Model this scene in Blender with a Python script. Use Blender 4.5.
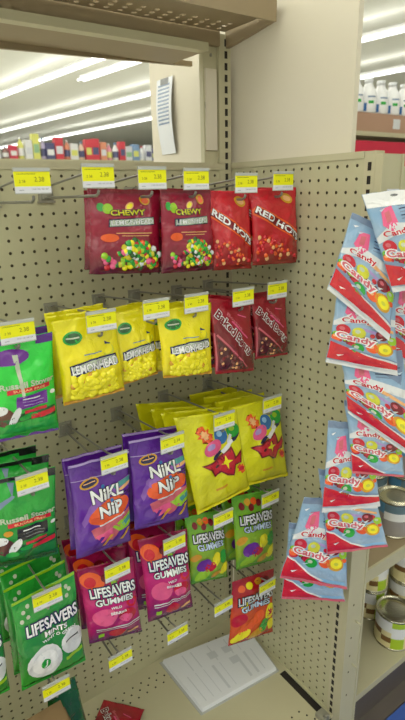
import bpy, bmesh, math, random
from mathutils import Vector, Matrix, noise

# ------------------------------------------------------------------ units: inches -> metres
IN = 0.0254
FLOOR = 61.5                      # the floor lies 61.5 in below the first peg row
def W(x, y, z): return Vector((x*IN, y*IN, (z+FLOOR)*IN))
for o in list(bpy.data.objects): bpy.data.objects.remove(o)
scn = bpy.context.scene
COL = scn.collection
rnd = random.Random(7)

# ------------------------------------------------------------------ camera
cd = bpy.data.cameras.new('camera'); cam = bpy.data.objects.new('camera', cd); COL.objects.link(cam)
cam.location = W(-35.178, -44.732, -1.643); cam.rotation_euler = (1.25812, 0.02221, -0.61455)
cd.sensor_fit = 'VERTICAL'; cd.sensor_height = 36.0; cd.sensor_width = 36.0
cd.lens = 522.105/720*36.0; cd.clip_start = 0.02; cd.clip_end = 200
cd.dof.use_dof = True; cd.dof.focus_distance = 1.16; cd.dof.aperture_fstop = 5.0
scn.camera = cam

# ------------------------------------------------------------------ world, exposure, lights
wd = bpy.data.worlds.new('world'); scn.world = wd; wd.use_nodes = True
bg = wd.node_tree.nodes['Background']
bg.inputs[0].default_value = (0.93, 1.0, 0.93, 1); bg.inputs[1].default_value = 0.9
scn.view_settings.view_transform = 'Standard'; scn.view_settings.look = 'None'
scn.view_settings.gamma = 1.0; scn.view_settings.exposure = -0.36
TUBE_STRENGTH = 7.0
AREA_WATTS = 17.0
CEIL = 90.0

# ------------------------------------------------------------------ materials
def s2l(c):
    c = c/255.0
    return c/12.92 if c <= .04045 else ((c+.055)/1.055)**2.4
def rgb(r, g, b): return (s2l(r), s2l(g), s2l(b), 1)
def mat(name, col, rough=.5, bump=0, scale=60, spec=.5, metal=0, emit=0, coat=0, var=0, ramp=None, dist=.25, transm=0):
    m = bpy.data.materials.new(name); m.use_nodes = True
    nt = m.node_tree; b = nt.nodes['Principled BSDF']
    c = rgb(*col) if col else (1, 1, 1, 1)
    b.inputs['Base Color'].default_value = c
    b.inputs['Roughness'].default_value = rough; b.inputs['Metallic'].default_value = metal
    b.inputs['Specular IOR Level'].default_value = spec; b.inputs['Coat Weight'].default_value = coat
    b.inputs['Coat Roughness'].default_value = .18
    b.inputs['Transmission Weight'].default_value = transm
    if emit:
        b.inputs['Emission Color'].default_value = c; b.inputs['Emission Strength'].default_value = emit
    tc = nt.nodes.new('ShaderNodeTexCoord')
    if var or ramp:
        nz = nt.nodes.new('ShaderNodeTexNoise'); nz.inputs['Scale'].default_value = scale*.35 if not ramp else 30
        nz.inputs['Detail'].default_value = 4
        nt.links.new(tc.outputs['Object'], nz.inputs['Vector'])
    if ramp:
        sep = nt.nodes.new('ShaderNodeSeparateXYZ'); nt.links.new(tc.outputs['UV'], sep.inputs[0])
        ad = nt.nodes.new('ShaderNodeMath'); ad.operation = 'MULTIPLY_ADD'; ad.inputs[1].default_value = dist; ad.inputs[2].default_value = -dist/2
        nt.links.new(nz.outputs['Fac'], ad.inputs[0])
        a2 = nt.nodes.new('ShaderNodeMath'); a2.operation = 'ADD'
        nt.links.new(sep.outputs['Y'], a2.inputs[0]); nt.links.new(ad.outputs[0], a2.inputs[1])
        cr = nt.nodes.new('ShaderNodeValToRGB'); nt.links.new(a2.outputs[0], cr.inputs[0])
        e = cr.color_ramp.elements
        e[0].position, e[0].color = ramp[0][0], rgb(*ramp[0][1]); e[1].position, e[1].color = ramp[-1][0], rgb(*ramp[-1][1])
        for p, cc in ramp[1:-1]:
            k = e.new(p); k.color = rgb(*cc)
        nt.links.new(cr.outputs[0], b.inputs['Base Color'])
    elif var:
        mx = nt.nodes.new('ShaderNodeMix'); mx.data_type = 'RGBA'
        mx.inputs[6].default_value = tuple(v*(1-var) for v in c[:3])+(1,); mx.inputs[7].default_value = tuple(min(1, v*(1+var)) for v in c[:3])+(1,)
        nt.links.new(nz.outputs['Fac'], mx.inputs[0]); nt.links.new(mx.outputs[2], b.inputs['Base Color'])
    if bump:
        n2 = nt.nodes.new('ShaderNodeTexNoise'); n2.inputs['Scale'].default_value = scale; n2.inputs['Detail'].default_value = 3
        n2.inputs['Distortion'].default_value = .6
        nt.links.new(tc.outputs['Object'], n2.inputs['Vector'])
        bp = nt.nodes.new('ShaderNodeBump'); bp.inputs['Strength'].default_value = bump; bp.inputs['Distance'].default_value = .006
        nt.links.new(n2.outputs['Fac'], bp.inputs['Height']); nt.links.new(bp.outputs[0], b.inputs['Normal'])
    return m
PL = dict(rough=.27, bump=.9, scale=36, spec=.6, coat=.4)
M = {}
def mk(name, col, **k): M[name] = mat(name, col, **k)
mk('cream_steel', (188, 182, 150), rough=.45, var=.05, scale=20)
mk('cream_steel_pale', (216, 208, 188), rough=.5, var=.04, scale=8)
mk('peg_board', (184, 180, 146), rough=.6, var=.07, scale=14)
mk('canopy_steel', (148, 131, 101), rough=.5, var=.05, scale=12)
mk('board_backing', (84, 76, 56), rough=.9)
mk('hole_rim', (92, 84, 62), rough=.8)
mk('slot_dark', (34, 28, 22), rough=.8)
mk('zinc', (150, 148, 132), rough=.4, metal=.2)
mk('wire', (138, 136, 126), rough=.35, metal=.5)
mk('tag_holder', (184, 186, 180), rough=.25, coat=.3)
mk('tag_yellow', (240, 238, 4), rough=.4)
mk('tag_white', (222, 222, 228), rough=.4)
mk('ink', (112, 108, 30), rough=.6)
mk('ink_grey', (150, 152, 158), rough=.6)
mk('ink_blue', (30, 40, 90), rough=.4)
mk('white', (240, 240, 240), **PL); mk('offwhite', (222, 224, 226), **PL)
mk('red', (206, 22, 38), **PL); mk('darkred', (120, 12, 26), **PL); mk('crimson', (196, 20, 44), **PL)
mk('yellow', (244, 232, 20), **PL); mk('gold', (214, 156, 30), **PL); mk('orange', (236, 92, 30), **PL)
mk('lime', (150, 200, 30), **PL); mk('green', (30, 160, 50), **PL); mk('darkgreen', (20, 88, 30), **PL)
mk('purple', (88, 34, 138), **PL); mk('brightpurple', (110, 40, 150), **PL); mk('navy', (24, 26, 74), **PL)
mk('blue', (46, 110, 176), **PL); mk('skyblue', (150, 196, 232), **PL); mk('pink', (232, 92, 140), **PL)
mk('magenta', (196, 24, 110), **PL); mk('black', (26, 24, 26), **PL); mk('mauve', (140, 90, 180), **PL); mk('brown', (92, 46, 28), **PL)
mk('silver', (190, 200, 176), **PL); mk('teal', (70, 150, 150), **PL); mk('lilac', (176, 150, 208), **PL)
mk('peach', (240, 180, 120), **PL); mk('mustard', (206, 196, 30), **PL); mk('maroon', (78, 10, 20), **PL); mk('rose', (206, 96, 110), **PL); mk('candy_brown', (120, 60, 56), **PL)
mk('greyblue', (120, 140, 170), **PL); mk('paleblue', (196, 214, 234), **PL); mk('limegold', (206, 206, 50), **PL); mk('grey', (120, 122, 124), **PL)
BASE = dict(
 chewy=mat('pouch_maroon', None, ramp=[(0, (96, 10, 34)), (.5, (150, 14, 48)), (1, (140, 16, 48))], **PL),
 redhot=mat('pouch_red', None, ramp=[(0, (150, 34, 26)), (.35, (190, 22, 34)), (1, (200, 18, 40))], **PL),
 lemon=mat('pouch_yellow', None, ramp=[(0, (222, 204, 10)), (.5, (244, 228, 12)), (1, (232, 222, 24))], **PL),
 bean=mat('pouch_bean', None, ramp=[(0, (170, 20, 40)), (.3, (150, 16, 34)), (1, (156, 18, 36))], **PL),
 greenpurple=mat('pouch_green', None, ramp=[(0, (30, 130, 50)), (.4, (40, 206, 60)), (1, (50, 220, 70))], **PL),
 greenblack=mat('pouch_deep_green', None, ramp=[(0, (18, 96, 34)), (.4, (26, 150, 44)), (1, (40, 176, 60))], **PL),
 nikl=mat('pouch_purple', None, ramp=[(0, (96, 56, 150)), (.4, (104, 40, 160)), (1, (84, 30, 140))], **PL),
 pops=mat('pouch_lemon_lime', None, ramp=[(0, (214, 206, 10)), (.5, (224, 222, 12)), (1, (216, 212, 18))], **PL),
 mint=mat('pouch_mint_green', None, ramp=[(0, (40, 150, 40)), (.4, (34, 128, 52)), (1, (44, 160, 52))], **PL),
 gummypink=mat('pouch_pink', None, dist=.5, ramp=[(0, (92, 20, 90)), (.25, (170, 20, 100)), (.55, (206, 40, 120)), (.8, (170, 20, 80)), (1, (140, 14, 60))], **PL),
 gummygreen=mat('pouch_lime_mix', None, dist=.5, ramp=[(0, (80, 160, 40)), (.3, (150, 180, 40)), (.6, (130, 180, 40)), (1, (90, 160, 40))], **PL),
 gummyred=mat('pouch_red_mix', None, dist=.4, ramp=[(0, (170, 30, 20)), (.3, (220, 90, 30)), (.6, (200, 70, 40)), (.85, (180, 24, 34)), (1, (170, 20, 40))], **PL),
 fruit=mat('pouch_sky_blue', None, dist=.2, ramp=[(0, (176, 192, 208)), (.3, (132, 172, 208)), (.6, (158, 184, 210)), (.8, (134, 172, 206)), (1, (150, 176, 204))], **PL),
)

# ------------------------------------------------------------------ object helpers
def link(name, me, parent=None):
    o = bpy.data.objects.new(name, me); COL.objects.link(o)
    if parent: o.parent = parent
    return o
def tag(o, label=None, cat=None, group=None, kind=None):
    for k, v in (('label', label), ('category', cat), ('group', group), ('kind', kind)):
        if v: o[k] = v
    return o
class MB:
    """collects shapes given in inches and links them as one mesh object"""
    def __init__(s): s.v = []; s.f = []; s.m = []; s.uv = {}; s.mats = []; s.smooth = []
    def mi(s, m):
        m = M[m] if isinstance(m, str) else m
        if m not in s.mats: s.mats.append(m)
        return s.mats.index(m)
    def add(s, vs, fs, m, smooth=False):
        n = len(s.v); k = s.mi(m); s.v += [tuple(v) for v in vs]
        for f in fs: s.f.append(tuple(i+n for i in f)); s.m.append(k); s.smooth.append(smooth)
        return n
    def box(s, x0, x1, y0, y1, z0, z1, m):
        vs = [(x, y, z) for x in (x0, x1) for y in (y0, y1) for z in (z0, z1)]
        s.add(vs, [(0, 1, 3, 2), (4, 6, 7, 5), (0, 4, 5, 1), (2, 3, 7, 6), (0, 2, 6, 4), (1, 5, 7, 3)], m)
    def tube(s, pts, r, m, n=8):
        pts = [Vector(p) for p in pts]; vs = []; fs = []
        for i, p in enumerate(pts):
            d = (pts[min(i+1, len(pts)-1)]-pts[max(i-1, 0)]).normalized()
            a = d.orthogonal().normalized() if i == 0 else (a-d*a.dot(d)).normalized()
            b = d.cross(a)
            for k in range(n):
                t = 2*math.pi*k/n; vs.append(p+(a*math.cos(t)+b*math.sin(t))*r)
        for i in range(len(pts)-1):
            for k in range(n): fs.append((i*n+k, i*n+(k+1) % n, (i+1)*n+(k+1) % n, (i+1)*n+k))
        fs += [tuple(reversed(range(n))), tuple(range((len(pts)-1)*n, len(pts)*n))]
        s.add(vs, fs, m, True)
    def lathe(s, prof, m, n=24, c=(0, 0, 0), caps=True, a0=0, a1=2*math.pi):
        full = abs(a1-a0-2*math.pi) < 1e-6; k2 = n if full else n+1; vs = []; fs = []
        for r, z in prof:
            for k in range(k2):
                t = a0+(a1-a0)*k/n; vs.append((c[0]+r*math.cos(t), c[1]+r*math.sin(t), c[2]+z))
        for i in range(len(prof)-1):
            for k in range(n):
                k1 = (k+1) % k2; fs.append((i*k2+k, i*k2+k1, (i+1)*k2+k1, (i+1)*k2+k))
        if caps and full: fs += [tuple(reversed(range(k2))), tuple(range((len(prof)-1)*k2, len(prof)*k2))]
        s.add(vs, fs, m, True)
    def dome(s, x, y, z, r, m, nrm=(0, -1, 0), flat=.8):
        nrm = Vector(nrm).normalized(); a = nrm.orthogonal().normalized(); b = nrm.cross(a); c = Vector((x, y, z)); vs = []; fs = []
        for j, (rr, hh) in enumerate(((1, -.1), (.86, .5), (.5, .87))):
            for k in range(8):
                t = k*math.pi/4; vs.append(c+(a*math.cos(t)+b*math.sin(t))*r*rr+nrm*r*hh*flat)
        vs.append(c+nrm*r*flat)
        for j in (0, 1):
            for k in range(8): fs.append((j*8+k, j*8+(k+1) % 8, (j+1)*8+(k+1) % 8, (j+1)*8+k))
        for k in range(8): fs.append((16+k, 16+(k+1) % 8, 24))
        s.add(vs, fs, m, True)
    def mesh(s, name):
        me = bpy.data.meshes.new(name); me.from_pydata([(x*IN, y*IN, z*IN) for x, y, z in s.v], [], s.f)
        for m in s.mats: me.materials.append(m)
        me.polygons.foreach_set('material_index', s.m); me.polygons.foreach_set('use_smooth', s.smooth)
        me.update(); return me
    def build(s, name, parent=None, at=None, rz=0):
        o = link(name, s.mesh(name), parent)
        if at is not None: o.location = W(*at)
        o.rotation_euler = (0, 0, rz)
        return o
def empty(name, at, rz=0):
    o = bpy.data.objects.new(name, None); COL.objects.link(o); o.location = W(*at); o.rotation_euler = (0, 0, rz)
    o.empty_display_size = .02
    return o
def copy_tree(o, parent=None):
    c = o.copy(); COL.objects.link(c)
    if parent: c.parent = parent
    for ch in [k for k in bpy.data.objects if k.parent == o and k != c]: copy_tree(ch, c)
    return c

# perforated plate: real round holes on a one inch grid, local frame (u along, v up), written through fn(u, v, depth)
def perforate(mb, fn, u0, u1, v0, v1, hu, hv, pitch, r, m, depth=.16, pitchv=None, margin=None, rim=None):
    pv = pitchv or pitch
    us = [hu+pitch*k for k in range(-80, 81) if u0+pitch*.5 <= hu+pitch*k <= u1-pitch*.5]
    vs_ = [hv+pv*k for k in range(-80, 81) if v0+pv*.5 <= hv+pv*k <= v1-pv*.5]
    ring = [(-1, -1), (0, -1), (1, -1), (1, 0), (1, 1), (0, 1), (-1, 1), (-1, 0)]
    for u in us:
        for v in vs_:
            vs = []
            for a, b in ring: vs.append(fn(u+a*pitch/2, v+b*pv/2, 0))
            for a, b in ring:
                l = math.hypot(a, b); vs.append(fn(u+a/l*r, v+b/l*r, 0))
            for a, b in ring:
                l = math.hypot(a, b); vs.append(fn(u+a/l*r, v+b/l*r, depth))
            fs = [(k, (k+1) % 8, 8+(k+1) % 8, 8+k) for k in range(8)]
            mb.add(vs, fs, m); mb.add(vs, [(8+k, 8+(k+1) % 8, 16+(k+1) % 8, 16+k) for k in range(8)], rim or m)
    U0, U1, V0, V1 = us[0]-pitch/2, us[-1]+pitch/2, vs_[0]-pv/2, vs_[-1]+pv/2
    for a, b, c, d in ((u0, U0, v0, v1), (U1, u1, v0, v1), (U0, U1, v0, V0), (U0, U1, V1, v1)):
        mb.add([fn(a, c, 0), fn(b, c, 0), fn(b, d, 0), fn(a, d, 0)], [(0, 1, 2, 3)], m)

# ================================================================== STORE SHELL
mb = MB(); mb.box(-1200, 1600, -900, 2600, -.4, 0, mat('floor_vinyl', (214, 212, 200), rough=.45, var=.06, scale=3)); tag(mb.build('floor', None, (0, 0, -FLOOR)), kind='structure')
mb = MB(); mb.box(-1200, 1600, -900, 2600, 0, 1, mat('ceiling_tiles', (240, 240, 230), rough=.8, var=.03, scale=2)); tag(mb.build('ceiling', None, (0, 0, CEIL+12)), kind='structure')
mb = MB(); mb.box(-1200, 1600, 2600, 2604, -FLOOR, CEIL+12, mat('far_paint', (200, 198, 186), rough=.8)); tag(mb.build('wall_back', None, (0, 0, 0)), kind='structure')

# fluorescent rows, along direction (-.11, 1), every 100 inches
tube_m = mat('lit_tube', (255, 255, 250), emit=TUBE_STRENGTH)
M['tube'] = tube_m
mk('fixture', (225, 225, 222), rough=.5)
def light_row(x0, y0, y1, label, gain=1.0):
    g = math.atan(.11); L = y1-y0
    r = empty('ceiling_light', (x0-.11*y0, y0, CEIL), g)
    tag(r, label, 'ceiling light', 'rows of fluorescent ceiling lights')
    mb = MB(); mb.box(-1.2, 1.2, 0, L, .6, 4, 'fixture'); mb.build('fixture_channel', r)
    for s in (-1, 1):
        mb = MB(); mb.tube([(s*2.6, 0, .4), (s*2.6, L, .4)], .62, 'tube', 8); mb.build('fluorescent_tube', r)
    # the lamps' light where it reaches this shelf
    k = 0
    yy = max(y0, -420)
    while yy < min(y1, 760):
        ld = bpy.data.lights.new('tube_light', 'AREA'); ld.shape = 'RECTANGLE'; ld.size = 6*IN; ld.size_y = 150*IN; ld.energy = AREA_WATTS*gain; ld.color = (1, 1, .94)
        lo = bpy.data.objects.new('tube_light', ld); COL.objects.link(lo); lo.parent = r; lo.location = (0, (yy+75-y0)*IN, -1.2*IN)
        ud = ld.copy(); ud.energy = AREA_WATTS*.17*min(gain, 1.6); lu = bpy.data.objects.new('tube_light', ud); COL.objects.link(lu); lu.parent = r; lu.location = (0, (yy+75-y0)*IN, 4.6*IN); lu.rotation_euler = (math.pi, 0, 0)
        yy += 168
for x0, y0, y1, lab in ((-415, -420, 1500, 'added fluorescent row farthest left, outside the picture, brightening the left-facing panels'), (-315, -420, 1500, 'added fluorescent row second farthest left, outside the picture, brightening the left-facing panels'),  # two unseen rows added to brighten the surfaces that face left
                        (-215, -420, 1500, 'long fluorescent row over the aisle farthest to the left, outside the picture'),
                        (-115, -420, 1500, 'long fluorescent row over the left aisle behind the canopy shelf'),
                        (-15, -420, 1500, 'long fluorescent row running right above the candy bay'),
                        (85, -420, 1500, 'long fluorescent row above the end panel, hidden behind the canopy shelf'),
                        (187, -100, 640, 'upper bright fluorescent row seen through the gap under the canopy shelf'),
                        (214, 250, 420, 'short fluorescent row beside the upper bright one, left of the paper sheet'),
                        (301, 20, 1400, 'long fluorescent row crossing the middle of the gap and over the next aisle'),
                        (410, 20, 1500, 'lowest fluorescent row seen over the next aisle and beside the hanging paper')):
    light_row(x0, y0, y1, lab, 2.4 if x0 < -50 else 1.0)  # left rows boosted to lift the left-facing panels

# ================================================================== CANDY BAY
# pegboard back panel
ZB = -56.6
mb = MB()
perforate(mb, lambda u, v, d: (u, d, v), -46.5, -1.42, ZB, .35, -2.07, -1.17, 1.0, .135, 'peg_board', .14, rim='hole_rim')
bp = mb.build('pegboard_back_panel', None, (0, 0, 0))
tag(bp, 'beige pegboard back panel holding the rows of candy hooks', 'pegboard', kind='structure')
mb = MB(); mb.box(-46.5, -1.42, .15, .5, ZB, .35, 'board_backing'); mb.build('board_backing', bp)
mb = MB(); mb.box(-46.5, -1.42, -.12, .9, .35, 1.02, 'cream_steel'); mb.build('top_rail', bp)
# pegboard side panel (x = 0), faces left
mb = MB()
perforate(mb, lambda u, v, d: (d, -u, v), 0.12, 16.72, ZB, .5, 10.05, 0.0, 1.0, .135, 'peg_board', .14, rim='hole_rim')
sp = mb.build('pegboard_side_panel', None, (0, 0, 0))
tag(sp, 'beige pegboard side panel closing the right end of the candy bay', 'pegboard', kind='structure')
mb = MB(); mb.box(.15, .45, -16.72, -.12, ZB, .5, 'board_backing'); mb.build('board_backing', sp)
mb = MB(); mb.box(-.1, .6, -16.72, -.12, .5, 1.02, 'cream_steel'); mb.build('top_rail', sp)
# cream end panel rising behind
mb = MB(); mb.box(.62, 1.1, -14.7, 16.6, -40, 40, 'cream_steel_pale')
ep = mb.build('end_panel', None, (0, 0, 0)); tag(ep, 'plain cream end panel rising above the right pegboard to the canopy', 'panel', kind='structure')
mb = MB(); mb.box(.6, 1.12, -14.8, -14.7, -40, 40, 'cream_steel_pale'); mb.build('panel_edge', ep)
# corner upright
mb = MB(); mb.box(-3.05, -1.42, .3, .9, -FLOOR, 12.4, 'cream_steel'); mb.box(-1.42, -.02, -.06, 2.0, -FLOOR, 12.4, 'cream_steel')
up = mb.build('corner_upright', None, (0, 0, 0)); tag(up, 'slotted cream steel upright post standing in the corner of the bay', 'upright post')
mb = MB()
z = 12.0
while z > -57:
    mb.box(-.75, -.42, -.085, -.05, z-.62, z, 'slot_dark'); z -= 1.0
mb.build('slots', up)
mb = MB()
for z in (10.6, 7.6, 4.2):
    mb.lathe([(.16, 0), (.1, .06)], 'zinc', 10)
    for i in range(len(mb.v)-20, len(mb.v)):
        x, y, zz = mb.v[i]; mb.v[i] = (-2.1+x, .3-zz, z+y)
mb.build('screws', up)
mb = MB(); mb.box(-2.9, -1.7, .22, .3, 6.0, 6.5, 'slot_dark'); mb.box(-2.9, -1.6, .1, .3, 2.2, 9.4, 'cream_steel_pale'); mb.build('splice_plate', up)
# front upright at the outer edge of the side panel
mb = MB(); mb.box(-.04, 1.0, -17.75, -16.74, -FLOOR, 1.0, 'cream_steel')
mb.box(-.02, 2.6, -18.35, -17.75, -FLOOR, .75, 'cream_steel'); mb.box(-.06, .2, -18.45, -18.35, -FLOOR, .75, 'cream_steel'); mb.box(2.35, 2.62, -18.45, -18.35, -FLOOR, .75, 'cream_steel')
up2 = mb.build('front_upright', None, (0, 0, 0)); tag(up2, 'slotted cream steel upright post at the front edge of the side pegboard', 'upright post')
mb = MB(); z = .2
while z > -60:
    mb.box(-.07, -.03, -17.42, -17.1, z-.62, z, 'slot_dark'); z -= 1.0
mb.build('slots', up2)
for z in (-41.6, -45.8, -48.2, -50.4, -53.6):
    mb = MB(); mb.box(.9, 1.08, -18.37, -18.34, z-.1, z+.1, 'hole_rim'); mb.build('punched_hole', up2)
for z in (-43.9, -49.6):
    mb = MB(); mb.tube([(1.5, -18.3, z), (1.5, -18.75, z), (1.75, -18.9, z-.25)], .1, 'cream_steel', 8); mb.build('bent_tab', up2)
# canopy: back beam, perforated shelf, bracket, far shelf
can = empty('canopy_shelf', (-24, 0, 12.4)); tag(can, 'brown beige steel canopy shelf with perforated base over the candy bay', 'shelf')
def cb(name, f):
    mb = MB(); f(mb); o = mb.build(name, can); o.matrix_parent_inverse = Matrix(); o.location = (24*IN, 0, -12.4*IN); return o
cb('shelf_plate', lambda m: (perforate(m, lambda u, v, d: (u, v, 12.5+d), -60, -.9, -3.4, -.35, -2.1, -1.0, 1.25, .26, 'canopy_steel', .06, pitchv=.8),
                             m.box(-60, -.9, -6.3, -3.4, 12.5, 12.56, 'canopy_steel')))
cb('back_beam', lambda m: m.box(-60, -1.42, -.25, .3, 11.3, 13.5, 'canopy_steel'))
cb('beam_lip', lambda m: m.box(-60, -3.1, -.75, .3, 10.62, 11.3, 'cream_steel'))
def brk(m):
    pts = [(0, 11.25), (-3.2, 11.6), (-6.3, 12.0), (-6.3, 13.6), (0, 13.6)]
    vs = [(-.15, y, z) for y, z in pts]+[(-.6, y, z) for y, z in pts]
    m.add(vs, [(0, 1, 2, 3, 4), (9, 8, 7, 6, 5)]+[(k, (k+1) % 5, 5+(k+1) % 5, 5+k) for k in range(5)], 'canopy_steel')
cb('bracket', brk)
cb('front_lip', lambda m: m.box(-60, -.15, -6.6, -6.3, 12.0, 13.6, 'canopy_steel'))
far = MB(); far.box(-60, -3.1, .3, 6, 10.7, 11.0, 'canopy_steel')
fs_ = far.build('far_side_shelf', None, (0, 0, 0)); tag(fs_, 'brown steel shelf on the back side of the bay, under the canopy', 'shelf')
mb = MB(); mb.add([(-60, 5.6, 9.0), (-.6, 5.6, 10.75), (-.6, 6, 10.75), (-60, 6, 9.0), (-60, 5.6, 10.9), (-.6, 5.6, 11.2), (-.6, 6, 11.2), (-60, 6, 10.9)],
                  [(0, 3, 2, 1), (4, 5, 6, 7), (0, 1, 5, 4), (3, 7, 6, 2), (0, 4, 7, 3), (1, 2, 6, 5)], 'canopy_steel'); mb.build('shelf_lip', fs_)
# base deck
dk = empty('base_deck', (-24, -9, ZB)); tag(dk, 'cream steel base deck under the candy hooks', 'shelf')
def db(name, f):
    mb = MB(); f(mb); o = mb.build(name, dk); o.location = (24*IN, 9*IN, -ZB*IN); return o
def deck(m):
    m.box(-60, -1.15, -17.6, 0, ZB-.15, ZB, 'cream_steel'); m.box(-1.15, -.25, -10.3, 0, ZB-.15, ZB, 'cream_steel'); m.box(-1.15, -.25, -17.6, -16.6, ZB-.15, ZB, 'cream_steel')
    m.box(-.25, 0, -17.6, 0, ZB-.15, ZB+.12, 'cream_steel')
db('deck_plate', deck)
db('slot_shade_block', lambda m: m.box(-1.15, -.25, -16.6, -10.3, ZB-.5, ZB-.08, 'slot_dark'))  # dark block fills the deck opening, standing for the shade inside
db('kick_plate', lambda m: m.box(-60, 0, -17.4, -17.1, -FLOOR, ZB-.15, 'slot_dark'))
def holes(m):
    for i in range(26):
        for j in range(3):
            x = -3.0-i*1.1; y = -1.6-j*.75
            if j == 1: x -= .55
            m.lathe([(.11, 0), (.11, .012)], 'slot_dark', 10, (x, y, ZB))
    for i in range(5):
        for j in range(3): m.lathe([(.11, 0), (.11, .012)], 'slot_dark', 10, (-1.9-i*1.1-.4*j, -16.7+j*.8, ZB))
db('perforations', holes)
mb = MB(); mb.box(-.9, .2, -.9, .2, 0, .5, 'zinc'); mb.tube([(-.5, -.6, .5), (-.2, -1.0, .9), (.0, -.9, .1)], .12, 'zinc')
tag(mb.build('corner_clip', None, (-.75, -16.7, ZB)), 'small grey metal clip at the front corner of the base deck', 'clip')

# ================================================================== HOOKS WITH PRICE TAGS
GLY = {}
def text_polys(s, off=0.0):
    key = (s, off)
    if key in GLY: return GLY[key]
    cu = bpy.data.curves.new('t', 'FONT'); cu.body = s; cu.size = 1; cu.offset = off; cu.resolution_u = 3
    o = bpy.data.objects.new('t', cu); COL.objects.link(o)
    dg = bpy.context.evaluated_depsgraph_get(); dg.update(); me = bpy.data.meshes.new_from_object(o.evaluated_get(dg))
    vs = [(v.co.x, v.co.y) for v in me.vertices]; fs = [tuple(p.vertices) for p in me.polygons]
    bpy.data.objects.remove(o); bpy.data.curves.remove(cu); bpy.data.meshes.remove(me)
    GLY[key] = (vs, fs); return GLY[key]
def fit_text(s, cx, cy, w, h, rot=0, off=0.03, asp=1.0, grow=0.0, arc=0.0):
    """text boxed to w x h about (cx, cy); asp = height/width ratio of the unit square it is laid in"""
    b0, _ = text_polys(s, 0.03 if off else 0)
    xs = [v[0] for v in b0]; ys = [v[1] for v in b0]; x0, x1, y0, y1 = min(xs), max(xs), min(ys), max(ys)
    vs, fs = text_polys(s, off+grow)
    out = []; c, q = math.cos(rot), math.sin(rot)
    for x, y in vs:
        u = ((x-x0)/(x1-x0)-.5)*w; v = ((y-y0)/(y1-y0)-.5)*h*asp + arc*(1-(2*u/w)**2)*asp
        out.append((cx+u*c-v*q, cy+(u*q+v*c)/asp))
    return out, fs
def make_hook():
    """origin: tag centre in x and z, back panel in y"""
    h = empty('peg_hook', (0, 0, 0))
    mb = MB(); mb.box(-.62, .62, -.14, -.02, -1.7, -.35, 'zinc'); mb.box(-.75, .75, -.22, -.02, -1.75, -1.6, 'zinc'); mb.box(-.4, .4, -.3, -.14, -1.45, -.6, 'zinc'); mb.build('back_plate', h)
    mb = MB(); mb.tube([(0, -.1, -1.35), (0, -1, -1.35), (0, -10.2, -1.25), (0, -10.5, -1.1), (0, -10.6, -.9)], .1, 'wire'); mb.build('product_rod', h)
    mb = MB(); mb.tube([(0, -.1, -.7), (0, -1, -.45), (0, -9.5, .35), (0, -10.6, .62)], .085, 'wire'); mb.build('label_rod', h)
    mb = MB(); mb.box(-1.14, 1.14, -10.72, -10.64, -.74, .76, 'tag_holder'); mb.box(-1.14, 1.14, -10.8, -10.64, .56, .78, 'tag_holder'); mb.box(-1.14, 1.14, -10.76, -10.64, -.76, -.7, 'tag_holder')
    th = mb.build('tag_holder', h)
    mb = MB(); mb.box(-1.13, 1.13, -10.75, -10.722, -.32, .56, 'tag_yellow'); mb.box(-1.13, 1.13, -10.75, -10.722, -.72, -.32, 'tag_white')
    for sx, t, w_, hh, zz in ((.42, '2.38', .62, .28, .1), (-.66, '2 38', .4, .16, -.02)):
        vs, fs = fit_text(t, sx, zz, w_, hh, 0, 0); mb.add([(x, -10.757, y) for x, y in vs], fs, 'ink')
    for k in range(12): mb.box(-.1+k*.09, -.1+k*.09+(.04 if k % 3 else .02), -10.756, -10.75, -.52, -.43, 'ink_grey')
    mb.box(-.95, .2, -10.756, -10.75, .4, .43, 'ink')
    mb.box(-.9, -.6, -10.756, -10.75, -.56, -.52, 'ink_grey')
    mb.build('price_label', th)
    return h
HOOK = make_hook()
for k in [c for c in bpy.data.objects if c.parent == HOOK]: pass
rows = dict(
 T=[(-24.05, -.81), (-19.61, -.53), (-15.49, -.68), (-11.71, -.77), (-6.86, -1.1), (-2.83, -.98)],
 U=[(-26.17, -10.1), (-20.25, -10.3), (-15.7, -10.08), (-12.0, -10.13), (-7.15, -10.28), (-3.23, -10.16)],
 V=[(-26.55, -21.15), (-20.16, -21.72), (-14.8, -21.65), (-9.31, -21.19), (-3.55, -21.04)],
 W=[(-26.63, -31.3), (-20.69, -31.67), (-15.05, -31.57), (-9.54, -31.28), (-3.55, -31.43)],
 X=[(-26.91, -40.27), (-21.14, -40.97), (-15.17, -41.68), (-9.66, -41.58), (-3.72, -42.24)])
RN = dict(T='top', U='second', V='third', W='fourth', X='lowest')
ON = dict(T=['with no bag on it', 'left above the first dark maroon candy bag', 'above the first dark maroon candy bag', 'above the second dark maroon candy bag', 'above the first bright red bag', 'above the red bag nearest the side panel'],
 U=['above the bright green purple-topped bag', 'above the leftmost yellow lemon bag', 'between the middle and right lemon bags', 'above the right lemon bag', 'above the left crimson bag', 'above the crimson bag nearest the side panel'],
 V=['above the green bag with black top', 'above the left purple bag', 'above the right purple bag', 'above the left lollipop bag', 'above the right lollipop bag'],
 W=['over the green mints bag', 'over the left pink gummies bag', 'over the right pink gummies bag', 'over the left lime green gummies bag', 'over the right lime green gummies bag'],
 X=['sticking out empty below the green mints bag', 'sticking out empty below the left pink gummies bag', 'sticking out empty below the right pink gummies bag', 'empty and just left of the red gummies bag', 'over the red gummies bag'])
first = True
for rk, pts in rows.items():
    for i, (x, z) in enumerate(pts):
        h = HOOK if first else copy_tree(HOOK); first = False
        h.location = W(x, 0, z)
        h.rotation_euler = (0, 0, 0)
        tag(h, 'price tag hook, %s row, %s' % (RN[rk], ON[rk][i]), 'peg hook', 'scan hooks with price tags on the pegboard')

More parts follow.
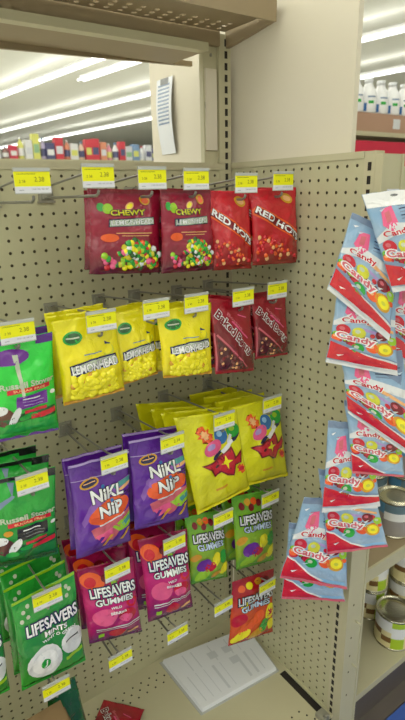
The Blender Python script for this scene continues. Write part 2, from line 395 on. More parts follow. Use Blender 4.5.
# ================================================================== CANDY BAGS
# a bag is laid in unit coordinates s (left to right), t (bottom to top)
TH = 1.2
def hgt(s, t, seed, th=TH, full=1.0):
    e = max(0.0, 4*s*(1-s))
    g = 0.0
    if t < .9 and t > .035:
        q = (t-.035)/.865; g = (math.sin(math.pi*min(1, q**.72)))**.62
    w = noise.noise(Vector((s*3.1+seed*7.3, t*4.3, seed)))*.3+(.14-.28*abs(noise.noise(Vector((s*5+seed, t*6+seed*3, 4.1)))))
    w += .1*abs(noise.noise(Vector((s*11+t*5, t*4-s*6, seed))))
    hd = .05*math.sin(s*9+seed)+.04*noise.noise(Vector((s*5, t*9, seed+9)))
    return th*full*(e**.5)*g*(.5+w*.9)+hd*(1-g)*.6 + .03
def warp(s, t, quad, seed):
    pin = .018*math.sin(math.pi*t)                       # sides drawn in by the filling
    wob = .012*noise.noise(Vector((t*6, seed*3.3, s*2)))
    s2 = s+(pin if s < .5 else -pin)*abs(2*s-1)+wob*abs(2*s-1)
    t2 = t+.008*noise.noise(Vector((s*7, seed*5, 2.2)))*abs(2*t-1)
    (ax, az), (bx, bz), (cx, cz), (dx, dz) = quad         # TL TR BR BL
    x = (ax*(1-s2)+bx*s2)*t2+(dx*(1-s2)+cx*s2)*(1-t2); z = (az*(1-s2)+bz*s2)*t2+(dz*(1-s2)+cz*s2)*(1-t2)
    return x, z
ART = {}
class Art:
    def __init__(s): s.items = []; s.dots = []
    def poly(s, pts, m, lay=1):
        bm = bmesh.new(); vs = [bm.verts.new((x, y, 0)) for x, y in pts]; bm.faces.new(vs); s._fin(bm, m, lay)
    def _fin(s, bm, m, lay):
        bmesh.ops.triangulate(bm, faces=bm.faces[:])
        for _ in range(4):
            ed = [e for e in bm.edges if e.calc_length() > .055]
            if not ed: break
            bmesh.ops.subdivide_edges(bm, edges=ed, cuts=1); bmesh.ops.triangulate(bm, faces=[f for f in bm.faces if len(f.verts) > 3])
        bm.verts.index_update()
        s.items.append(([(v.co.x, v.co.y) for v in bm.verts], [tuple(v.index for v in f.verts) for f in bm.faces], m, lay)); bm.free()
    def rect(s, x0, x1, y0, y1, m, lay=1, sk=0): s.poly([(x0, y0), (x1, y0+sk), (x1, y1+sk), (x0, y1)], m, lay)
    def ell(s, cx, cy, rx, ry, m, lay=1, rot=0, n=18):
        c, q = math.cos(rot), math.sin(rot)
        s.poly([(cx+rx*math.cos(a)*c-ry*math.sin(a)*q, cy+rx*math.cos(a)*q+ry*math.sin(a)*c) for a in [2*math.pi*k/n for k in range(n)]], m, lay)
    def text(s, t, cx, cy, w, h, m, lay=3, rot=0, out=None, grow=.05, asp=1.5, arc=0):
        if out:
            vs, fs = fit_text(t, cx, cy, w, h, rot, .03, asp, grow, arc); s._tx(vs, fs, out, lay)
        vs, fs = fit_text(t, cx, cy, w, h, rot, .03, asp, 0, arc); s._tx(vs, fs, m, lay+1)
    def _tx(s, vs, fs, m, lay):
        bm = bmesh.new(); V = [bm.verts.new((x, y, 0)) for x, y in vs]
        for f in fs:
            try: bm.faces.new([V[i] for i in f])
            except ValueError: pass
        s._fin(bm, m, lay)
    def star(s, cx, cy, r, m, lay=2, n=8, inner=.5, asp=1.5):
        s.poly([(cx+(r if k % 2 == 0 else r*inner)*math.cos(math.pi*k/n), cy+(r if k % 2 == 0 else r*inner)*math.sin(math.pi*k/n)/asp) for k in range(2*n)], m, lay)
    def dot(s, x, y, r, m): s.dots.append((x, y, r, m))
def ar(kind):
    if kind in ART: return ART[kind]
    a = Art(); R = random.Random(sum(map(ord, kind))); A = 1.2
    if kind == 'chewy':
        a.rect(.0, 1, .955, 1, 'darkred', 1)
        a.text('CHEWY', .48, .735, .5, .065, 'mustard', 4, .02, 'black', .07, asp=1.1)
        a.poly([(.2, .565), (.86, .59), (.86, .685), (.2, .655)], 'navy', 1); a.poly([(.215, .575), (.85, .6), (.85, .675), (.215, .645)], 'silver', 2)
        a.text('LEMONHEAD', .53, .624, .6, .058, 'offwhite', 4, .035, 'darkgreen', .045, asp=1.1)
        a.ell(.74, .88, .075, .06, 'gold', 2); a.ell(.74, .88, .055, .042, 'orange', 3)
        a.ell(.51, .81, .07, .04, 'peach', 2, .5); a.ell(.51, .81, .05, .025, 'yellow', 3, .5); a.ell(.2, .78, .07, .06, 'lime', 2); a.ell(.11, .8, .05, .05, 'green', 2)
        a.rect(.3, .8, .49, .5, 'peach', 2); a.rect(.38, .75, .46, .468, 'peach', 2)
        a.ell(.22, .44, .12, .05, 'orange', 2)
        cs = ['mustard', 'orange', 'green', 'lime', 'pink', 'green', 'yellow', 'crimson', 'offwhite', 'darkgreen', 'green']
        for _ in range(150):
            x = R.gauss(.58, .24); y = R.uniform(.08, .43)
            if .12 < x < .95 and (y < .43-abs(x-.58)*.4): a.dot(x, y, R.uniform(.035, .05), R.choice(cs))
        for x, y in ((.18, .15), (.24, .18), (.15, .2)): a.dot(x, y, .04, 'pink')
    elif kind == 'redhot':
        a.ell(.74, .87, .13, .065, 'gold', 2, -.1); a.ell(.74, .87, .09, .035, 'peach', 3, -.1)
        a.poly([(.0, .74), (.1, .8), (1, .42), (1, .3), (.9, .3), (0, .68)], 'orange', 1); a.poly([(.02, .7), (.12, .77), (.97, .4), (.97, .33), (.9, .32)], 'darkred', 2)
        a.text('RED HOTS', .5, .55, 1.0, .09, 'white', 4, -.5, 'darkred', .05, asp=1.2)
        for _ in range(70):
            x = R.uniform(.05, .9); y = R.uniform(.06, .42)
            if y < .5-x*.42: a.dot(x, y, R.uniform(.03, .045), R.choice(['orange', 'red', 'crimson', 'peach', 'orange']))
    elif kind == 'lemon':
        a.rect(0, 1, .0, .05, 'gold', 1); a.ell(.24, .79, .15, .075, 'green', 2, .1); a.ell(.24, .79, .12, .055, 'darkgreen', 3, .1); a.rect(.14, .34, .785, .8, 'silver', 4)
        a.poly([(.12, .48), (.5, .53), (.9, .53), (.92, .4), (.5, .4), (.12, .33)], 'navy', 2); a.poly([(.14, .46), (.5, .51), (.88, .51), (.9, .42), (.5, .42), (.14, .36)], 'silver', 3)
        a.text('LEMONHEAD', .52, .438, .76, .1, 'white', 5, .05, 'ink_blue', .03, asp=1.2)
        a.ell(.76, .6, .09, .06, 'yellow', 2); a.star(.76, .66, .07, 'ink_blue', 1, 3, .4); a.rect(.36, .66, .58, .592, 'greyblue', 2); a.ell(.78, .58, .1, .07, 'limegold', 1)
        for _ in range(120):
            x = R.uniform(.14, .86); y = R.uniform(.07, .34); a.dot(x, y, R.uniform(.045, .06), R.choice(['yellow', 'yellow', 'yellow', 'gold']) if _ % 5 == 0 else 'yellow')
    elif kind == 'bean':
        a.poly([(.02, .66), (.14, .74), (1, .2), (1, .05), (.02, .05)], 'darkred', 1)
        a.poly([(.04, .53), (.07, .55), (.8, .07), (.76, .07)], 'rose', 3); a.poly([(.06, .5), (.74, .07), (.06, .07)], 'maroon', 2)
        a.poly([(.0, .56), (.03, .56), (.03, .05), (0, .05)], 'rose', 2)
        a.text('Boston', .5, .72, .42, .045, 'rose', 5, -.72, None, asp=1.35)
        a.text('Baked Beans', .46, .56, 1.0, .12, 'darkred', 5, -.8, 'offwhite', .06, asp=1.35)
        a.poly([(.4, .72), (.44, .73), (.8, .5), (.77, .49)], 'pink', 2); a.rect(.6, .8, .8, .815, 'pink', 2, -.03)
        for _ in range(80):
            x = R.uniform(.1, .85); y = R.uniform(.07, .45)
            if y < .46-x*.5: a.dot(x, y, R.uniform(.03, .045), R.choice(['candy_brown', 'brown', 'candy_brown', 'darkred', 'peach']))
    elif kind in ('greenpurple', 'greenblack'):
        gp = kind == 'greenpurple'; hd = 'purple' if gp else 'black'
        a.rect(0, 1, .955, 1, hd, 2); a.rect(.72, 1, .915, .96, hd, 2)
        if gp: a.ell(.3, .83, .3, .075, 'brightpurple', 2); a.poly([(.34, .85), (.42, .85), (.46, .45), (.42, .45)], 'silver', 3)
        else: a.poly([(0, .72), (.3, .82), (.34, .8), (.05, .66)], 'greyblue', 2); a.poly([(.25, .95), (.36, .93), (.3, .8)], 'greyblue', 2)
        a.text('Russell Stover', .53, .57, .86, .058, 'silver', 4, .03, None, asp=1.6)
        a.rect(.2, .88, .485, .53, 'red', 2, .015); a.text('SUGAR FREE', .54, .515, .5, .022, 'peach', 4, .02, None, asp=1.6)
        a.rect(.33, .82, .32, .455, 'brightpurple' if gp else 'black', 2, .02); a.rect(.42, .7, .42, .432, 'white', 3); a.rect(.42, .76, .39, .397, 'lilac' if gp else 'grey', 3)
        a.rect(.44, .74, .355, .363, 'lilac' if gp else 'grey', 3)
        if not gp: a.ell(.2, .42, .07, .035, 'gold', 2)
        a.ell(.12, .27, .2, .1, 'brown', 2, -.2); a.ell(.06, .33, .14, .05, 'offwhite', 3, .1); a.ell(.3, .26, .12, .05, 'offwhite', 3, .7)
        a.poly([(.0, .2), (.95, .2), (.95, .3), (.4, .28), (0, .22)], 'darkgreen', 2)
        a.rect(.55, .95, .2, .25, 'red', 4, .03); a.rect(.45, .8, .27, .3, 'crimson', 4, .02); a.ell(.5, .24, .14, .03, 'green', 4, .1); a.ell(.25, .17, .1, .03, 'green', 4); a.ell(.92, .44, .05, .02, 'white', 3)
        a.rect(0, 1, .0, .09, 'green' if gp else 'darkgreen', 2)
        if gp: a.rect(0, 1, 0, .035, 'purple', 3)
    elif kind == 'nikl':
        a.rect(0, 1, .975, 1, 'lilac', 2); a.rect(0, .72, .83, .838, 'lilac', 2)
        a.ell(.28, .785, .16, .055, 'gold', 2, .08); a.ell(.28, .785, .13, .038, 'navy', 3, .08); a.rect(.18, .38, .78, .79, 'peach', 4, .01)
        for i, c in enumerate(('lilac', 'peach', 'teal')):
            (a.ell(.88, .62+.05*i, .13, .018, c, 2, .2) if i else None)
        a.poly([(.1, .4), (.22, .56), (.5, .7), (.98, .76), (.98, .66), (.6, .6), (.3, .5), (.14, .34)], 'mauve', 1); a.poly([(.6, .72), (.98, .75), (.98, .7), (.7, .67)], 'teal', 2)
        a.ell(.58, .465, .38, .12, 'orange', 2, .12)
        a.poly([(.24, .3), (.96, .42), (.97, .26), (.6, .13), (.3, .2)], 'rose', 1); a.poly([(.6, .28), (.97, .38), (.97, .24), (.75, .2)], 'lime', 2); a.poly([(.3, .22), (.6, .28), (.62, .2), (.4, .14)], 'pink', 2)
        a.poly([(.78, .3), (.97, .35), (.97, .29), (.82, .25)], 'teal', 3)
        for i in range(4): a.poly([(.25+.17*i, .09), (.31+.17*i, .09), (.46+.17*i if i < 3 else .96, .21), (.4+.17*i if i < 3 else .9, .21)], ('purple', 'gold', 'purple', 'gold')[i], 4)
        a.text('NiKL', .56, .655, .56, .13, 'white', 5, .06, 'black', .035, asp=1.6); a.text('NiP', .6, .485, .42, .13, 'white', 5, .06, 'black', .035, asp=1.6)
        a.ell(.485, .735, .03, .018, 'blue', 7); a.ell(.63, .565, .03, .018, 'blue', 7); a.rect(.38, .84, .33, .345, 'offwhite', 5, .06); a.rect(.78, .97, .6, .61, 'black', 4, .01); a.rect(.78, .97, .57, .578, 'black', 4, .01)
    elif kind == 'pops':
        a.star(.36, .80, .13, 'orange', 2, 9, .55); a.star(.36, .80, .075, 'peach', 3, 7, .6)
        a.ell(.44, .66, .155, .075, 'pink', 3, .3); a.ell(.41, .675, .07, .03, 'lilac', 4, .3); a.ell(.62, .76, .12, .085, 'blue', 2); a.ell(.6, .785, .05, .03, 'skyblue', 3)
        a.ell(.86, .79, .12, .08, 'green', 2); a.ell(.84, .81, .05, .03, 'lime', 3); a.ell(.88, .71, .1, .03, 'navy', 1, .4); a.ell(.5, .575, .1, .025, 'navy', 1, .4)
        a.poly([(.55, .61), (.8, .7), (.82, .67), (.6, .57)], 'white', 5); a.poly([(.7, .68), (.78, .76), (.82, .74), (.74, .66)], 'offwhite', 5)
        a.poly([(.2, .5), (.4, .52), (.76, .63), (.8, .5), (.94, .56), (.9, .4), (.78, .4), (.7, .3), (.58, .33), (.5, .38), (.36, .36), (.32, .44)], 'darkred', 3)
        a.poly([(.24, .49), (.4, .5), (.74, .6), (.77, .47), (.9, .52), (.87, .41), (.76, .42), (.69, .32), (.6, .35), (.5, .4), (.38, .38), (.35, .45)], 'crimson', 4)
        a.star(.62, .475, .11, 'yellow', 6, 4, .35); a.ell(.45, .46, .035, .014, 'maroon', 6, .4)
        a.star(.88, .335, .09, 'orange', 2, 7, .6); a.ell(.88, .335, .05, .025, 'crimson', 3); a.rect(.36, .56, .19, .215, 'gold', 2, .02)
        a.rect(0, 1, 0, .05, 'yellow', 2)
    elif kind == 'mint':
        a.rect(0, 1, .97, 1, 'lime', 2); a.rect(0, 1, 0, .05, 'green', 2)
        a.text('LIFESAVERS', .55, .665, .82, .115, 'white', 4, .0, 'navy', .09, asp=1.6)
        a.text('MINTS', .58, .56, .36, .05, 'white', 4, 0, 'darkgreen', .04, asp=1.6); a.text('WINT O GREEN', .62, .505, .55, .03, 'white', 4, 0, None, asp=1.6)
        a.ell(.36, .27, .27, .185, 'offwhite', 2); a.ell(.36, .27, .2, .135, 'white', 3); a.ell(.36, .27, .075, .05, 'green', 4); a.ell(.82, .36, .19, .14, 'offwhite', 1); a.poly([(.7, .4), (.92, .42), (.92, .405), (.7, .385)], 'black', 3)
        a.rect(.68, .97, .17, .21, 'lime', 4, .02)
        for x, y in ((.14, .86), (.2, .8), (.22, .9), (.1, .78), (.84, .9), (.88, .87), (.83, .82)): a.ell(x, y, .03, .02, 'silver', 2)
    elif kind in ('gummypink', 'gummygreen', 'gummyred'):
        if kind == 'gummypink':
            a.ell(.2, .83, .2, .1, 'orange', 1, -.2); a.ell(.16, .82, .1, .06, 'red', 2); a.ell(.45, .84, .1, .05, 'darkred', 2); a.star(.55, .8, .1, 'lime', 2, 6, .5)
            a.ell(.3, .38, .22, .11, 'pink', 1); a.ell(.72, .36, .18, .08, 'crimson', 1); a.ell(.68, .33, .13, .05, 'pink', 2); a.ell(.84, .5, .12, .06, 'red', 2); a.ell(.84, .5, .07, .03, 'magenta', 3)
            a.rect(.12, .96, .215, .227, 'offwhite', 3, .03); a.rect(.12, .96, .19, .198, 'offwhite', 3, .03); a.rect(.15, .26, .09, .14, 'lime', 3); a.ell(.5, .13, .16, .06, 'crimson', 2); a.poly([(.7, .07), (.92, .1), (.92, .13), (.7, .1)], 'peach', 2)
            wm = 'white'
        elif kind == 'gummygreen':
            for x, y, c in ((.2, .86, 'darkred'), (.35, .9, 'gold'), (.42, .83, 'darkred'), (.62, .87, 'darkred'), (.8, .86, 'brown'), (.5, .9, 'orange')): a.ell(x, y, .07, .045, c, 2)
            for x, y, rx, ry, c in ((.3, .3, .18, .09, 'brightpurple'), (.45, .27, .14, .07, 'crimson'), (.62, .38, .13, .09, 'yellow'), (.85, .38, .13, .09, 'green'), (.85, .2, .16, .07, 'yellow'), (.25, .14, .2, .07, 'lime'), (.6, .14, .14, .05, 'gold'), (.12, .42, .12, .05, 'gold')): a.ell(x, y, rx, ry, c, 2, .3)
            wm = 'offwhite'
        else:
            for x, y, c in ((.2, .86, 'orange'), (.38, .88, 'yellow'), (.6, .9, 'gold'), (.8, .88, 'darkred')): a.ell(x, y, .08, .045, c, 2)
            for x, y, rx, ry, c in ((.13, .42, .16, .09, 'crimson'), (.3, .3, .2, .09, 'orange'), (.55, .4, .15, .08, 'orange'), (.85, .42, .14, .1, 'yellow'), (.85, .42, .09, .07, 'crimson'), (.2, .15, .2, .08, 'yellow'), (.5, .14, .16, .08, 'gold'), (.7, .25, .14, .09, 'green'), (.9, .2, .1, .09, 'yellow'), (.3, .65, .14, .05, 'yellow')): a.ell(x, y, rx, ry, c, 2, .4)
            wm = 'offwhite'
        a.text('LIFESAVERS', .53, .685, .84, .115, wm, 5, .0, 'black' if kind != 'gummypink' else 'navy', .09, asp=1.6, arc=.01)
        a.text('GUMMIES', .52, .57, .7, .075, wm if kind == 'gummypink' else 'paleblue', 5, .0, 'black', .06, asp=1.6, arc=.01)
        if kind == 'gummypink': a.text('WILD', .52, .48, .2, .03, 'white', 4, 0, None, asp=1.6); a.text('BERRIES', .55, .42, .3, .03, 'white', 4, 0, None, asp=1.6)
    elif kind in ('fruit', 'fruit_low', 'fruit_top'):
        if kind == 'fruit_top': a.rect(0, 1, .86, 1, 'white', 2); a.ell(.5, .955, .06, .012, 'grey', 3)
        else: a.rect(0, 1, .93, 1, 'greyblue', 2); a.poly([(.55, .93), (1, .93), (.9, .7), (.62, .78)], 'greyblue', 1)
        if kind != 'fruit_low':
            a.poly([(.0, .1), (0, .34), (.22, .3), (.5, .23), (.8, .19), (1, .15), (1, .04), (.4, .05)], 'offwhite', 2)
            a.poly([(.0, .07), (0, .31), (.24, .27), (.5, .2), (.8, .16), (1, .13), (1, .07)], 'red', 3); a.poly([(.1, .25), (.5, .15), (.8, .11), (.8, .1), (.4, .12), (.08, .19)], 'crimson', 4); a.rect(0, 1, 0, .055, 'offwhite', 4)
            a.poly([(.0, .3), (0, .335), (.24, .3), (.5, .235), (.8, .2), (1, .17), (1, .16), (.5, .215)], 'greyblue', 4)
        else:
            a.poly([(.0, .03), (0, .29), (.14, .26), (.4, .12), (.6, .05), (.8, .03)], 'red', 3); a.poly([(0, .3), (.14, .275), (.42, .135), (.64, .07), (.6, .055), (.4, .12), (.14, .255), (0, .28)], 'white', 4)
            a.rect(0, 1, 0, .035, 'rose', 4); a.poly([(.5, .1), (.95, .09), (.98, .05), (.6, .05)], 'skyblue', 3)
        a.poly([(.22, .84), (.4, .86), (.42, .7), (.3, .6), (.16, .68)], 'pink', 2); a.poly([(.25, .8), (.34, .82), (.33, .72), (.24, .7)], 'rose', 3)
        a.poly([(0, .56), (.3, .7), (1, .66), (1, .58), (.4, .6), (0, .5)], 'offwhite', 2)
        for i in range(5): a.poly([(.5, .86-.032*i), (.92, .89-.032*i), (.92, .882-.032*i), (.5, .85-.032*i)], 'navy' if i % 2 else 'greyblue', 2)
        a.text('Candy', .36, .6, .48, .075, 'crimson', 5, .1, 'white', .07, asp=1.5)
        a.poly([(.5, .57), (.95, .5), (.95, .53), (.55, .61)], 'peach', 3); a.poly([(.45, .53), (.85, .47), (.8, .44), (.5, .49)], 'lilac', 2)
        R2 = random.Random(11)
        for k in range(26):
            x = R2.uniform(.03, .97); y = R2.uniform(.3, .5)-.04*x; rr = R2.uniform(.04, .075); c = R2.choice(['crimson', 'lime', 'green', 'orange', 'skyblue', 'offwhite', 'peach', 'darkred', 'greyblue'])
            a.ell(x, y, rr, rr*.6, c, 2)
        for x, y, rx, c in ((.16, .47, .11, 'crimson'), (.4, .46, .11, 'limegold'), (.76, .46, .1, 'darkred'), (.93, .41, .08, 'lime'), (.07, .36, .07, 'orange'), (.8, .3, .14, 'gold'), (.62, .3, .1, 'orange'), (.4, .27, .1, 'green')):
            a.ell(x, y, rx, rx*.6, c, 3); a.ell(x-.02, y+.015, rx*.4, rx*.2, 'peach' if c in ('gold', 'orange') else 'rose' if c in ('crimson', 'darkred') else 'silver', 4)
        a.ell(.81, .305, .1, .06, 'yellow', 5); a.ell(.81, .3, .04, .02, 'limegold', 6)
        a.text('Candy', .36, .375, .6, .1, 'rose', 7, -.1, 'white', .1, asp=1.5)
        for k in range(10):
            x = R2.uniform(.05, .9); y = R2.uniform(.1, .9); a.poly([(x, y), (x+.1, y+.02), (x+.03, y-.015)], R2.choice(['white', 'offwhite', 'paleblue']), 8)  # pale slivers laid over the print as painted glare
    ART[kind] = a; return a
def bag(kind, quad, seed, name='candy_bag', th=TH, full=1.0, art=None):
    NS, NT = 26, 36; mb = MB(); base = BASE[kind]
    vs = []
    for j in range(NT+1):
        for i in range(NS+1):
            s, t = i/NS, j/NT; x, z = warp(s, t, quad, seed); vs.append((x, -hgt(s, t, seed, th, full), z))
    nf = len(vs)
    for j in range(NT+1):
        for i in range(NS+1):
            s, t = i/NS, j/NT; x, z = warp(s, t, quad, seed); e = (4*s*(1-s))**.5*math.sin(math.pi*t) if 0 < s < 1 else 0
            vs.append((x, .02+e*th*.22-.03, z))
    fs = []; w = NS+1
    for j in range(NT):
        for i in range(NS):
            a = j*w+i; fs.append((a, a+1, a+w+1, a+w)); fs.append((nf+a, nf+a+w, nf+a+w+1, nf+a+1))
    edge = [i for i in range(NS+1)]+[j*w+NS for j in range(1, NT+1)]+[NT*w+i for i in range(NS-1, -1, -1)]+[j*w for j in range(NT-1, 0, -1)]
    for k in range(len(edge)):
        a, b = edge[k], edge[(k+1) % len(edge)]; fs.append((b, a, nf+a, nf+b))
    mb.add(vs, fs, base, True); me = mb.mesh(name)
    uv = me.uv_layers.new(name='UVMap'); 
    for l in me.loops:
        k = l.vertex_index % nf; uv.data[l.index].uv = ((k % w)/NS, (k//w)/NT)
    root = link(name, me)
    a = ar(art or kind); mb = MB()
    for pts, f, m, lay in a.items:
        o = []
        for s, t in pts:
            s = min(.995, max(.005, s)); t = min(.998, max(.002, t))
            x, z = warp(s, t, quad, seed); o.append((x, -hgt(s, t, seed, th, full)-.022-.011*lay, z))
        mb.add(o, f, m, True)
    if mb.v: mb.build('printed_label', root)
    if a.dots:
        wq = abs(quad[1][0]-quad[0][0]); mb = MB()
        for s, t, r, m in a.dots:
            if not (.04 < s < .96 and .03 < t < .95): continue
            x, z = warp(s, t, quad, seed); mb.dome(x, -hgt(s, t, seed, th, full)-.02, z, r*wq, m, flat=.55)
        c = mb.build('candies', root); c['kind'] = 'stuff'
    return root
FRONT = {
    'A': ('chewy', (-17.13, -9.2, -4.39), [(-2.64, 3.07), (3.13, 2.98), (2.79, -3.28), (-3.28, -2.79)]),
    'B': ('chewy', (-12.3, -10.0, -4.56), [(-2.34, 3.21), (2.35, 3.07), (2.52, -3.25), (-2.52, -3.05)]),
    'C': ('redhot', (-7.92, -9.8, -4.84), [(-2.46, 3.28), (2.0, 3.13), (2.38, -3.33), (-1.92, -3.07)]),
    'D': ('redhot', (-3.15, -10.0, -4.76), [(-2.83, 3.21), (2.42, 3.29), (2.97, -3.37), (-2.56, -3.12)]),
    'G0': ('greenpurple', (-26.18, -10.0, -14.25), [(-2.0, 3.6), (2.44, 3.64), (2.12, -3.79), (-2.56, -3.46)]),
    'L1': ('lemon', (-21.19, -10.0, -13.13), [(-2.55, 3.16), (2.3, 3.22), (2.64, -3.18), (-2.38, -3.21)]),
    'L2': ('lemon', (-17.01, -9.2, -13.13), [(-1.99, 2.86), (1.87, 2.99), (1.92, -2.81), (-1.79, -3.04)]),
    'L3': ('lemon', (-12.99, -10.4, -13.29), [(-2.75, 2.99), (2.56, 2.97), (2.53, -3.3), (-2.34, -2.65)]),
    'E': ('bean', (-8.11, -10.3, -13.74), [(-2.54, 3.76), (2.05, 2.98), (2.46, -3.66), (-1.96, -3.06)]),
    'F': ('bean', (-3.44, -10.0, -13.71), [(-2.36, 2.96), (1.85, 2.96), (2.33, -3.13), (-1.84, -2.78)]),
    'G1': ('greenblack', (-27.36, -10.0, -24.23), [(-2.1, 3.84), (2.69, 3.44), (2.08, -4.07), (-2.69, -3.2)]),
    'N1': ('nikl', (-21.33, -10.0, -25.5), [(-2.45, 4.4), (2.75, 4.08), (2.31, -4.44), (-2.6, -4.02)]),
    'N2': ('nikl', (-15.9, -10.0, -25.26), [(-2.8, 4.68), (2.74, 4.02), (2.83, -4.88), (-2.77, -3.83)]),
    'Y1': ('pops', (-10.14, -10.3, -24.98), [(-4.35, 5.35), (2.49, 4.34), (4.1, -4.61), (-2.24, -5.06)]),
    'Y2': ('pops', (-4.45, -10.0, -25.2), [(-4.0, 4.77), (2.28, 4.38), (3.84, -5.02), (-2.11, -4.12)]),
    'M0': ('mint', (-32.51, -10.0, -34.69), [(-2.22, 3.7), (2.5, 4.0), (2.16, -4.02), (-2.44, -3.68)]),
    'M1': ('mint', (-26.79, -10.0, -35.17), [(-2.51, 4.27), (2.6, 4.72), (2.71, -4.7), (-2.8, -4.29)]),
    'P1': ('gummypink', (-21.29, -10.0, -35.1), [(-2.73, 4.66), (2.44, 3.54), (2.67, -4.91), (-2.37, -3.27)]),
    'P2': ('gummypink', (-15.68, -10.0, -35.22), [(-2.77, 5.13), (2.35, 4.12), (2.7, -5.11), (-2.27, -4.15)]),
    'Q3': ('gummygreen', (-10.92, -9.7, -34.58), [(-2.5, 4.53), (1.98, 3.56), (2.51, -4.72), (-2.01, -3.35)]),
    'Q4': ('gummygreen', (-5.24, -10.0, -34.84), [(-2.94, 5.02), (2.4, 4.02), (2.91, -5.11), (-2.36, -3.92)]),
    'R4': ('gummyred', (-5.34, -10.0, -44.7), [(-2.79, 4.84), (3.04, 3.68), (3.12, -5.21), (-3.38, -3.31)]),
}
DESC = {
 'A': ('dark maroon bag of chewy lemon candies', 'top row, left of the pair'), 'B': ('dark maroon bag of chewy lemon candies', 'top row, right of the pair'),
 'C': ('bright red bag with diagonal white lettering', 'top row, beside the maroon bags'), 'D': ('bright red bag with diagonal white lettering', 'top row, nearest the side panel'),
 'G0': ('bright green chocolate bag with purple top', 'second row, far left'), 'L1': ('yellow lemon candy bag', 'second row, beside the green bag'),
 'L2': ('yellow lemon candy bag', 'second row, between two lemon bags'), 'L3': ('yellow lemon candy bag', 'second row, beside the crimson bags'),
 'E': ('crimson bag with brown beans', 'second row, beside the yellow bags'), 'F': ('crimson bag with brown beans', 'second row, nearest the side panel'),
 'G1': ('green sugar-free bag with black top', 'third row, far left'), 'N1': ('purple candy bag', 'third row, left of the pair'),
 'N2': ('purple candy bag', 'third row, beside lollipop bags'), 'Y1': ('yellow lollipop bag with red lettering', 'third row, beside the purple bags'),
 'Y2': ('yellow lollipop bag with red lettering', 'third row, nearest the side panel'), 'M0': ('green mints bag', 'fourth row, cut off by the left picture edge'),
 'M1': ('green mints bag with big white rings', 'fourth row, above the brown carton'), 'P1': ('pink gummies bag', 'fourth row, beside the green mints'),
 'P2': ('pink gummies bag', 'fourth row, beside lime green gummies'), 'Q3': ('lime green gummies bag', 'fourth row, beside the pink gummies'),
 'Q4': ('lime green gummies bag', 'fourth row, nearest the side panel'), 'R4': ('red and yellow gummies bag', 'alone in the lowest row above the paper')}
DESC = {k: (v[0].replace('dark maroon bag of chewy lemon candies', 'dark maroon chewy candy bag').replace('bright red bag with diagonal white lettering', 'bright red diagonal-lettered bag').replace('yellow lollipop bag with red lettering', 'yellow lollipop bag').replace('green mints bag with big white rings', 'green mints bag'), v[1]) for k, v in DESC.items()}
GRP = dict(chewy='maroon chewy candy bags', redhot='bright red candy bags', lemon='yellow lemon candy bags', bean='crimson bean candy bags', greenpurple='green chocolate bags with purple top',
 greenblack='green sugar-free bags with black top', nikl='purple candy bags', pops='yellow lollipop bags', mint='green mints bags', gummypink='pink gummies bags', gummygreen='lime green gummies bags', gummyred='red gummies bags')
# copies hanging behind the front bag: (dx, dy, dz, tilt)
BEHIND = {
 'A': [(.45, 1.3, .05, 1), (.9, 2.5, 0, -1)], 'B': [(.9, 1.2, -.1, -2), (.3, 2.4, .1, 1)], 'C': [(-.7, 1.2, 0, 1), (-.2, 2.4, .05, -1)], 'D': [(-.5, 1.3, .1, 1)],
 'G0': [(.35, 1.3, .15, 0)], 'L1': [(.0, 1.2, .05, 1), (.6, 2.6, 0, -1)], 'L2': [(.1, 1.5, .05, -2)], 'L3': [(-.45, 1.4, .1, 2)], 'E': [(.1, 1.3, .1, 1)], 'F': [(.0, 1.3, .1, 1)],
 'G1': [(.1, 1.4, .3, 1), (-.2, 2.8, .4, -1)], 'N1': [(.0, 1.0, .05, 0)], 'N2': [(.0, 1.0, .05, 1)],
 'Y1': [(-.3, 1.4, -.2, 1), (-.3, 3.0, -.6, 2), (-.5, 5.2, -1.0, 3)], 'Y2': [(.1, 1.9, -.3, 1), (.2, 3.6, -.6, 2), (.2, 5.6, -1.0, 1)],
 'M1': [(-.1, 1.4, .1, 0), (.2, 2.9, .3, -1), (-.2, 4.4, .2, 2)], 'P1': [(.1, 1.4, .1, 1), (.4, 3.4, .2, -1)], 'P2': [(-.3, 1.4, .1, 1), (-.1, 2.8, .2, 0)],
 'Q3': [(-.2, 1.3, .1, 1)], 'Q4': [(-.2, 1.3, .05, 0), (-.5, 2.7, .2, 2)]}
ORD = ['directly behind the front one', 'second behind the front one', 'rearmost of its hook']
for n_, (k, (kind, o, quad)) in enumerate(FRONT.items()):
    b = bag(kind, quad, n_*1.7+.3); o = (o[0]+.1+.35*(o[0]+35.2)/34.7, o[1]+.35, o[2]+.35*(o[2]+1.6)/34.7); b.location = W(*o)
    d, w = DESC[k]; tag(b, '%s, %s%s' % (d, w, ', in front' if k in BEHIND else ''), 'candy bag', GRP[kind])
    for i, (dx, dy, dz, tl) in enumerate(BEHIND.get(k, [])):
        c = copy_tree(b); c.location = W(o[0]+dx, min(-1.6, o[1]+dy*1.25), o[2]+dz); c.rotation_euler = (0, math.radians(tl), 0)
        c['label'] = '%s, %s, %s' % (d, w, ORD[i])

